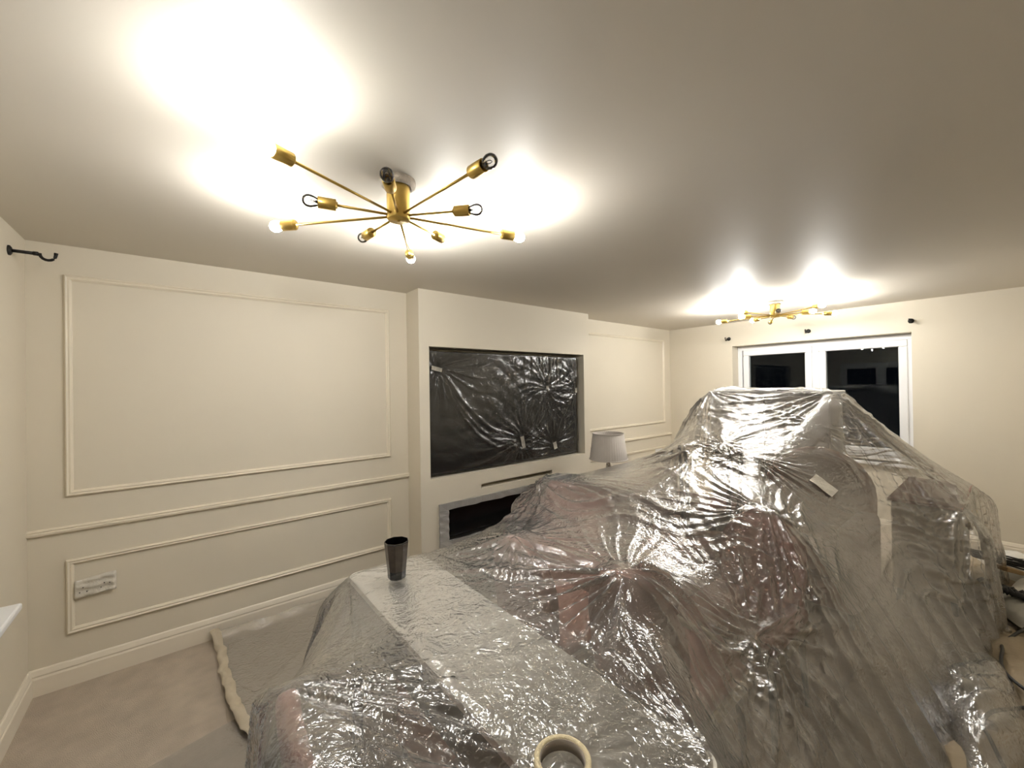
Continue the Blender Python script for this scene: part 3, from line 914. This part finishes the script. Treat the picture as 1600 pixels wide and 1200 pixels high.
def collide(X, prev, thk, fr):
    p, pv = X.reshape(-1, 3), prev.reshape(-1, 3)
    fx, fy = (p[:, 0] - GX0) / GS, (p[:, 1] - GY0) / GS
    hgt = sample(HM, fx, fy) + thk
    k = np.nonzero(p[:, 2] < hgt)[0]
    if len(k) == 0:
        return
    n = np.stack([-sample(HMX, fx[k], fy[k]), -sample(HMY, fx[k], fy[k]), np.ones(len(k))], 1)
    ln = np.sqrt((n * n).sum(1, keepdims=True))
    n /= ln
    dep = (hgt[k] - p[k, 2]) / ln[:, 0]
    q = p[k] + n * dep[:, None]
    mv = q - pv[k]
    q -= fr * (mv - (mv * n).sum(1)[:, None] * n)
    p[k] = q


def con(A, B, ln, k, only=0):
    d = B - A
    l = np.maximum(np.sqrt((d * d).sum(-1)), 1e-6)
    e = (l - ln) / l * 0.5 * k
    if only < 0:
        e = np.minimum(e, 0)
    d *= e[..., None]
    A += d
    B -= d


def drape(X, hx, hy, iters, thk, g=2.0e-4, bend=0.10, fr=0.15, damp=0.97):
    ny, nx, _ = X.shape
    V = np.zeros_like(X)
    hd = np.hypot(hx, hy)
    for it in range(iters):
        prev = X.copy()
        X += V * damp
        X[..., 2] -= g
        for s in range(2):
            for o in (0, 1):
                n = (nx - o) // 2 * 2
                con(X[:, o:o + n:2], X[:, o + 1:o + n:2], hx, 1.0)
            for o in (0, 1):
                n = (ny - o) // 2 * 2
                con(X[o:o + n:2], X[o + 1:o + n:2], hy, 1.0)
            for o in (0, 1):
                n = (ny - o) // 2 * 2
                con(X[o:o + n:2, :-1], X[o + 1:o + n:2, 1:], hd, 0.7)
                con(X[o:o + n:2, 1:], X[o + 1:o + n:2, :-1], hd, 0.7)
            for o in range(4):
                a, b = X[:, o::4], X[:, o + 2::4]
                n = min(a.shape[1], b.shape[1]); con(a[:, :n], b[:, :n], 2 * hx, bend, -1)
                a, b = X[o::4], X[o + 2::4]
                n = min(a.shape[0], b.shape[0]); con(a[:n], b[:n], 2 * hy, bend, -1)
        collide(X, prev, thk, fr)
        V = X - prev
        sp = np.sqrt((V * V).sum(-1, keepdims=True))
        V *= np.minimum(1, 0.02 / np.maximum(sp, 1e-9))
    return X


def upsample(X):
    ny, nx, _ = X.shape
    Y = np.empty((2 * ny - 1, 2 * nx - 1, 3), X.dtype)
    Y[::2, ::2] = X
    Y[1::2, ::2] = (X[1:] + X[:-1]) / 2
    Y[::2, 1::2] = (X[:, 1:] + X[:, :-1]) / 2
    Y[1::2, 1::2] = (X[1:, 1:] + X[:-1, 1:] + X[1:, :-1] + X[:-1, :-1]) / 4
    return Y


ax0, ax1, ay0, ay1, nx0, ny0 = 0.20, 6.00, -3.78, -0.50, 60, 35
gx, gy = np.meshgrid(np.linspace(ax0, ax1, nx0), np.linspace(ay0, ay1, ny0))
X = np.stack([gx, gy, np.full_like(gx, 1.56)], -1).astype(np.float32)
hx, hy = (ax1 - ax0) / (nx0 - 1), (ay1 - ay0) / (ny0 - 1)
X[..., 2] += rng.normal(0, 0.008, X.shape[:2])
for lev, (n, thk, bend) in enumerate(((420, 0.008, 0.05), (300, 0.008, 0.03), (240, 0.008, 0.02), (60, 0.008, 0.02))):
    X = drape(X, hx, hy, n, thk, bend=bend)
    if lev < 3:
        X = upsample(X)
        hx /= 2; hy /= 2
        X[..., 2] += rng.normal(0, 0.0015, X.shape[:2]).astype(np.float32)
def relax(X, n):
    for _ in range(n):
        A = X.copy()
        A[1:-1, 1:-1] = 0.5 * X[1:-1, 1:-1] + 0.125 * (X[2:, 1:-1] + X[:-2, 1:-1] + X[1:-1, 2:] + X[1:-1, :-2])
        X = A
    return X


X = relax(upsample(relax(X.astype(float), 10)), 6)
# the fall beside the chair back hangs straight down
tl = np.clip((X[..., 1] + 2.17) / 0.74, 0, 1)
lim = 0.752 + 0.42 * tl - (0.10 + 0.40 * tl) * (0.91 - 0.12 * tl - X[..., 2]) - 0.8 * np.clip(X[..., 1] + 1.43, 0, 1)
X[..., 0] = np.maximum(X[..., 0], lim)
X = relax(X, 4)
# pleats that radiate from every point the sheet hangs on, and slack swags across the slopes
PEAKS = [  # x, y, reach, amplitude, core radius
    (1.895, -2.36, 0.42, 0.024, 0.16), (1.80, -1.83, 0.28, 0.016, 0.12), (3.085, -2.40, 0.34, 0.020, 0.14), (2.50, -1.28, 0.34, 0.016, 0.14),
    (3.73, -1.52, 0.22, 0.014, 0.10), (3.95, -1.82, 0.24, 0.016, 0.10), (3.77, -2.06, 0.26, 0.016, 0.10), (3.55, -1.76, 0.20, 0.012, 0.10),
    (4.82, -1.31, 0.55, 0.020, 0.16), (4.82, -2.31, 0.85, 0.026, 0.18), (4.61, -3.04, 0.40, 0.014, 0.14), (5.57, -3.04, 0.35, 0.012, 0.14),
    (0.79, -2.19, 0.40, 0.014, 0.14), (1.20, -1.43, 0.38, 0.016, 0.12), (1.53, -2.85, 0.30, 0.012, 0.12), (1.262, -2.64, 0.26, 0.013, 0.16),
    (2.43, -2.59, 0.38, 0.016, 0.14), (4.50, -2.28, 0.25, 0.010, 0.14), (2.56, -2.62, 0.30, 0.014, 0.12)]
px_, py_ = X[..., 0], X[..., 1]
fold = np.zeros_like(px_)
for i, (qx, qy, reach, amp, core) in enumerate(PEAKS):
    dx, dy = px_ - qx, py_ - qy
    r = np.hypot(dx, dy) + 1e-6
    th = np.arctan2(dy, dx)
    ph = rng.uniform(0, 6.28, 6)
    wr = th + 0.16 * np.sin(3 * th + ph[0]) + 0.10 * np.sin(5 * th + ph[1]) + 0.05 * np.sin(9 * r + ph[5])
    rid = 0.42 * (1 - np.abs(np.sin(5.5 * wr + ph[2]))) ** 1.3 + 0.5 * (1 - np.abs(np.sin(11 * wr + ph[3]))) ** 1.3 + 0.32 * (1 - np.abs(np.sin(21 * wr + ph[4]))) ** 1.3 * np.clip((r - 0.10) / 0.1, 0, 1)
    rid *= 0.65 + 0.35 * np.sin(2 * th + ph[1])
    fold += amp * (rid - 0.35) * 2 * (r / core) / (1 + (r / core) ** 2) * np.exp(-(r / (1.4 * reach)) ** 1.3) * 3.4
hz = sample(HM, ((px_ - GX0) / GS).ravel(), ((py_ - GY0) / GS).ravel()).reshape(px_.shape)
OBS = sample(OB, ((px_ - GX0) / GS).ravel(), ((py_ - GY0) / GS).ravel()).reshape(px_.shape)
wx = 0.06 * np.sin(5.1 * px_ + 3.3 * py_) + 0.04 * np.sin(9.7 * py_ - 6.1 * px_ + 1.0)
msk = np.clip(0.5 + np.sin(3.1 * px_ + 1.2) * np.sin(3.7 * py_ + 0.4), 0, 1) * np.clip((px_ - 1.75) / 0.3, 0, 1) * np.clip((hz - 0.15) / 0.2, 0, 1)
fold += 0.016 * msk * ((1 - np.abs(np.sin(26 * (hz + wx)))) ** 1.4 - 0.35)
fold += 0.008 * msk * ((1 - np.abs(np.sin(61 * (hz + 0.8 * wx + 0.05 * px_)))) ** 1.4 - 0.35)
# vertical pleats on the hanging skirts
skirt = np.clip((0.55 - X[..., 2]) / 0.3, 0, 1) * np.clip(X[..., 2] / 0.08, 0, 1)
al = px_ - py_ * 0.6
fold += 0.018 * skirt * ((1 - np.abs(np.sin(17 * al + 2 * np.sin(3 * al)))) ** 1.5 - 0.3)
fold *= np.clip((X[..., 2] - 0.0) / 0.05, 0.2, 1)
Tu = np.gradient(X, axis=1); Tv = np.gradient(X, axis=0)
Nn = np.cross(Tu, Tv); Nn /= np.maximum(np.linalg.norm(Nn, axis=-1, keepdims=True), 1e-9)
Nn[Nn[..., 2] < 0] *= -1
# stay proud of the table top so what stands on it stays on it
flat = (px_ > 1.17) & (px_ < 1.56) & (py_ > -2.88) & (py_ < -1.40) & (X[..., 2] > 0.7)
fold = np.where(flat, np.clip(fold * 0.22, -0.004, 0.006), np.where(hz - OBS < 0.03, np.maximum(fold, -0.008), fold))
X += Nn * fold[..., None]
X[..., 2] = np.maximum(X[..., 2], 0.006)
SHEET = relax(X, 1)
sheet = tag(grid_mesh('dust_sheet', SHEET, 'film'), 'huge translucent plastic dust sheet draped over the heaped furniture', 'dust sheet')

# ------------------------------------------------------------------ things standing on the sheet
def sheet_z(x, y):
    d = (SHEET[..., 0] - x) ** 2 + (SHEET[..., 1] - y) ** 2
    return float(SHEET[..., 2][d < 0.05 ** 2].max()) if (d < 0.05 ** 2).any() else TZ


cx_, cy_ = 1.318, -1.655
cup = tag(empty('glass_tumbler', (cx_, cy_, sheet_z(cx_, cy_) + 0.002)), 'black faceted glass tumbler standing on the narrow table', 'glass')
prof = [(0.0, 0.0), (0.033, 0.0), (0.036, 0.004), (0.0375, 0.034)]
for k in range(1, 9):
    prof.append((0.0375 + 0.0105 * k / 8, 0.034 + 0.0135 * k))
prof += [(0.0485, 0.150), (0.046, 0.150), (0.044, 0.10), (0.035, 0.036), (0.0, 0.034)]
prof = [(0.0, 0.0), (0.033, 0.0), (0.036, 0.004), (0.0375, 0.034)] + [(0.0375 + 0.011 * k / 5, 0.034 + 0.0222 * k) for k in range(1, 6)] + [(0.0488, 0.151), (0.0465, 0.151), (0.044, 0.10), (0.035, 0.036), (0.0, 0.034)]
bm = bmesh.new()
lathe_bm(bm, prof, 9, cap=False)
bm.faces.ensure_lookup_table()
cells = [f for f in bm.faces if 0.034 <= min(v.co.z for v in f.verts) < 0.146 and f.calc_center_median().xy.length > 0.035 and f.calc_area() > 2e-4]
cells = [f for f in cells if max(v.co.z for v in f.verts) - min(v.co.z for v in f.verts) < 0.03]
bmesh.ops.inset_individual(bm, faces=cells, thickness=0.0062, depth=-0.003)
for f in cells:
    f.material_index = 1
tb_ = obj('tumbler_body', bm, 'darkglass', cup)
tb_.data.materials.append(M['smoke'])

tx_, ty_ = 1.234, -2.674
roll = tag(empty('tape_roll', (tx_, ty_, sheet_z(tx_, ty_) + 0.002)), 'cream masking tape roll lying flat at the bottom of the picture', 'tape')
lathe('tape_winding', [(0.047, 0.0), (0.0575, 0.0), (0.058, 0.001), (0.058, 0.025), (0.0575, 0.026), (0.047, 0.026), (0.047, 0.0)], 'tape', roll, 56, cap=False)
lathe('card_core', [(0.0465, 0.001), (0.0465, 0.025), (0.045, 0.025), (0.045, 0.001), (0.0465, 0.001)], 'tapecore', roll, 56, cap=False)


# patch of masking tape closing a tear above the armchair
jj, ii = np.unravel_index(np.argmin((SHEET[..., 0] - 4.031) ** 2 + (SHEET[..., 1] - (-2.435)) ** 2 + (SHEET[..., 2] - 0.880) ** 2), SHEET.shape[:2])
patch = SHEET[jj - 12:jj + 13:2, ii - 9:ii + 10:2] + np.array([-0.008, -0.006, 0.008])
tag(grid_mesh('tape_patch', patch, 'tapewhite'), 'pale masking tape patch stuck on the big sheet in front of the armchair', 'tape')

# ------------------------------------------------------------------ floor sheets and clutter
def floor_sheet(name, x0, x1, y0, y1, nx, ny, amp, seed, m, base=0.004, fold=(3.0, 9.0), wob=0.04):
    r = np.random.default_rng(seed)
    gx, gy = np.meshgrid(np.linspace(0, 1, nx), np.linspace(0, 1, ny))
    X = x0 + (x1 - x0) * gx + wob * np.sin(7 * gy + seed) * (1 - gx) + wob * np.sin(5 * gy + 2 * seed) * gx
    Y = y0 + (y1 - y0) * gy + wob * np.sin(6 * gx + 3 * seed) * (1 - gy) + wob * np.sin(8 * gx + seed) * gy
    h = np.zeros_like(X)
    for k in range(9):
        a = r.uniform(0, PI); f = r.uniform(*fold); ph = r.uniform(0, 6)
        u = X * math.cos(a) + Y * math.sin(a) + 0.12 * np.sin(2.3 * (X * math.sin(a) - Y * math.cos(a)) + ph)
        c = np.cos(f * u + ph)
        h += np.clip(c, 0, 1) ** 6 * r.uniform(0.4, 1.0) * (0.5 + 0.5 * np.sin(1.7 * X + 2.1 * Y + ph))
    h += 0.25 * np.abs(np.sin(31 * X + 9 * np.sin(5 * Y))) * np.abs(np.sin(23 * Y + 4 * np.sin(6 * X)))
    return np.stack([X, Y, base + amp * h], -1)


FL = floor_sheet('x', 0.80, 2.22, -1.10, -0.045, 90, 70, 0.016, 3, 'filmfloor', fold=(5, 14), wob=0.03)
FL[..., 0] += 0.10 * np.clip((-0.45 - FL[..., 1]) / 0.6, 0, 1) * (1 - np.linspace(0, 1, 90))[None, :]
FL[..., 2] += 0.05 * np.exp(-((FL[..., 1] + 0.06) / 0.05) ** 2)
fs = tag(grid_mesh('floor_dust_sheet', FL, 'filmfloor'), 'clear plastic spread over the carpet along the panelled wall', 'dust sheet')
edge = FL[:, 0]
rolled = np.stack([edge + np.array([dx - 0.045, 0, dz]) + np.stack([0.010 * np.sin(9 * edge[:, 1] + 2) + 0.007 * np.abs(np.sin(23 * edge[:, 1] + 1)), 0 * edge[:, 1], 0.014 * np.abs(np.sin(17 * edge[:, 1] + 60 * dx)) + 0.008 * np.abs(np.sin(41 * edge[:, 1]))], 1) for dx, dz in
                   ((0.006, 0.0), (0.008, 0.006), (0.022, 0.010), (0.036, 0.006), (0.052, 0.009))], 1)
o = grid_mesh('folded_edge', rolled, 'paper', fs)
o['label'] = 'thick cream folded edge'

cv = floor_sheet('x', 2.35, 6.28, -3.74, -2.72, 190, 70, 0.028, 11, 'canvas', fold=(4, 13), wob=0.03)
tag(grid_mesh('canvas_dust_sheet', cv, 'canvas'), 'rumpled beige dust sheet covering the floor at the lower right', 'dust sheet')


def mound(name, c, rx, ry, h, seed, m, label, cat, n=48, crease=1.0, rot=0.0):
    """crumpled heap of sheeting with a closed underside"""
    r = np.random.default_rng(seed)
    bm = bmesh.new()
    rings = []
    K = 16
    ph = r.uniform(0, 6, 12)
    for i in range(K + 1):
        t = i / K
        ring = []
        for k in range(n):
            a = 2 * PI * k / n
            rad = t * (1 + 0.10 * math.sin(3 * a + ph[0]) + 0.07 * math.sin(5 * a + ph[1]))
            x, y = rx * rad * math.cos(a), ry * rad * math.sin(a)
            e = (1 - t ** 2.4)
            z = h * e * (0.75 + 0.25 * math.sin(7 * x + ph[2]) * math.sin(9 * y + ph[3]))
            z += crease * h * 0.28 * e * (abs(math.sin(16 * x + 5 * math.sin(6 * y + ph[4]))) - 0.4) + crease * h * 0.16 * e * (abs(math.sin(27 * y + 6 * math.sin(8 * x + ph[5]))) - 0.4)
            ring.append(bm.verts.new((x, y, max(z, 0.0) + (0.03 if t < 1 else 0.0))))
        rings.append(ring)
    bmesh.ops.remove_doubles(bm, verts=rings[0], dist=1)
    bm.verts.ensure_lookup_table()
    top = [v for v in bm.verts if v.is_valid and abs(v.co.x) < 1e-9 and abs(v.co.y) < 1e-9][0]
    for k in range(n):
        bm.faces.new((top, rings[1][k], rings[1][(k + 1) % n]))
    for a, b in zip(rings[1:], rings[2:]):
        for k in range(n):
            bm.faces.new((a[k], b[k], b[(k + 1) % n], a[(k + 1) % n]))
    o = tag(obj(name, bm, m, None, True), label, cat)
    o.location = c
    o.rotation_euler = (0, 0, rot)
    return o


mound('plastic_bundle', (3.62, -3.13, 0.0), 0.62, 0.16, 0.13, 5, 'film', 'crumpled clear plastic bundle gathered at the right foot of the big sheet', 'plastic bundle', rot=0.10)
mound('folded_white_sheet', (5.10, -3.33, 0.03), 0.42, 0.16, 0.13, 8, 'whitecloth', 'white folded dust sheet heap in front of the black bag strip', 'dust sheet', crease=0.5)
mound('white_cloth', (5.95, -3.25, 0.02), 0.30, 0.20, 0.10, 9, 'whitecloth', 'white cloth by the skirting under the tied black cable', 'cloth', crease=0.6)
mound('plastic_bag', (6.05, -3.55, 0.03), 0.22, 0.16, 0.12, 12, 'filmfloor', 'grey clear plastic bag beside the tied black cable', 'bag', crease=1.0)
mound('paper_sheet', (5.55, -3.42, 0.03), 0.26, 0.10, 0.13, 14, 'whitecloth', 'bright white sheet lying on top of the black bag strip', 'dust sheet', crease=0.3)


def cable(name, pts, r, m, label, n=6):
    return tag(tube(name, smooth_path(pts, n), r, m), label, 'cable')


cable('power_cable', [(5.032, -3.392, 0.050), (4.414, -3.218, 0.050), (4.235, -3.203, 0.050), (4.055, -3.203, 0.050), (3.936, -3.240, 0.050), (3.789, -3.350, 0.050)], 0.008, 'black', 'black cable looping at the right edge below the white sheets')
cable('power_cable', [(3.856, -3.370, 0.050), (3.693, -3.274, 0.050), (3.559, -3.186, 0.050), (3.422, -3.155, 0.050), (3.332, -3.176, 0.050), (3.184, -3.214, 0.050), (3.041, -3.252, 0.050)], 0.008, 'black', 'black cable bending in the lower right corner')
cable('power_cable', [(5.769, -3.030, 0.130), (5.754, -3.117, 0.130), (5.727, -3.175, 0.130), (5.887, -3.266, 0.130), (5.962, -3.425, 0.130)], 0.008, 'black', 'black cable end leading into the tied bunch')
tb = empty('tied_cable', (5.704, -3.185, 0.140))
tag(tb, 'tied bunch of black cable on white cloth by the skirting', 'cable')
for k in range(6):
    a0 = 0.5 * k
    pts = [(0.20 * math.cos(t) * (0.8 + 0.06 * k), 0.04 * math.sin(t) * (1 + 0.2 * math.sin(a0)) + 0.012 * (k - 2.5), 0.012 * (k % 3) + 0.006 * math.sin(3 * t + a0)) for t in np.linspace(0, 2 * PI, 22, endpoint=False)]
    q = tube('loop', [(p[1] + 0.25 * p[0], p[0], p[2]) for p in pts], 0.006, 'black', tb, 6, True)
tube('tie', [(0.055 * math.cos(t), 0.012, 0.02 + 0.04 * math.sin(t)) for t in np.linspace(0, 2 * PI, 14, endpoint=False)], 0.008, 'black', tb, 6, True)
bs = smooth_path([(5.005, -3.101, 0.170), (4.971, -3.180, 0.170), (4.962, -3.249, 0.160), (4.940, -3.390, 0.140)], 6)
bm = bmesh.new()
for off in (-0.03, 0.0, 0.03):
    tube_bm(bm, [p + Vector((off, 0.3 * off, 0.012 * math.sin(9 * i + 30 * off))) for i, p in enumerate(bs)], 0.020, 8)
tag(obj('black_bag_strip', bm, 'black', None, True), 'long black crumpled bag strip between white sheets at right', 'bag')
cb = tag(box('cardboard_piece', (-0.10, -0.05, 0), (0.10, 0.05, 0.03), 'cardboard', None, 0.003), 'small brown cardboard piece beside the sheet edge at right', 'cardboard')
cb.location = (5.55, -3.20, 0.12)
cb.rotation_euler = (0.2, 0.15, 0.6)
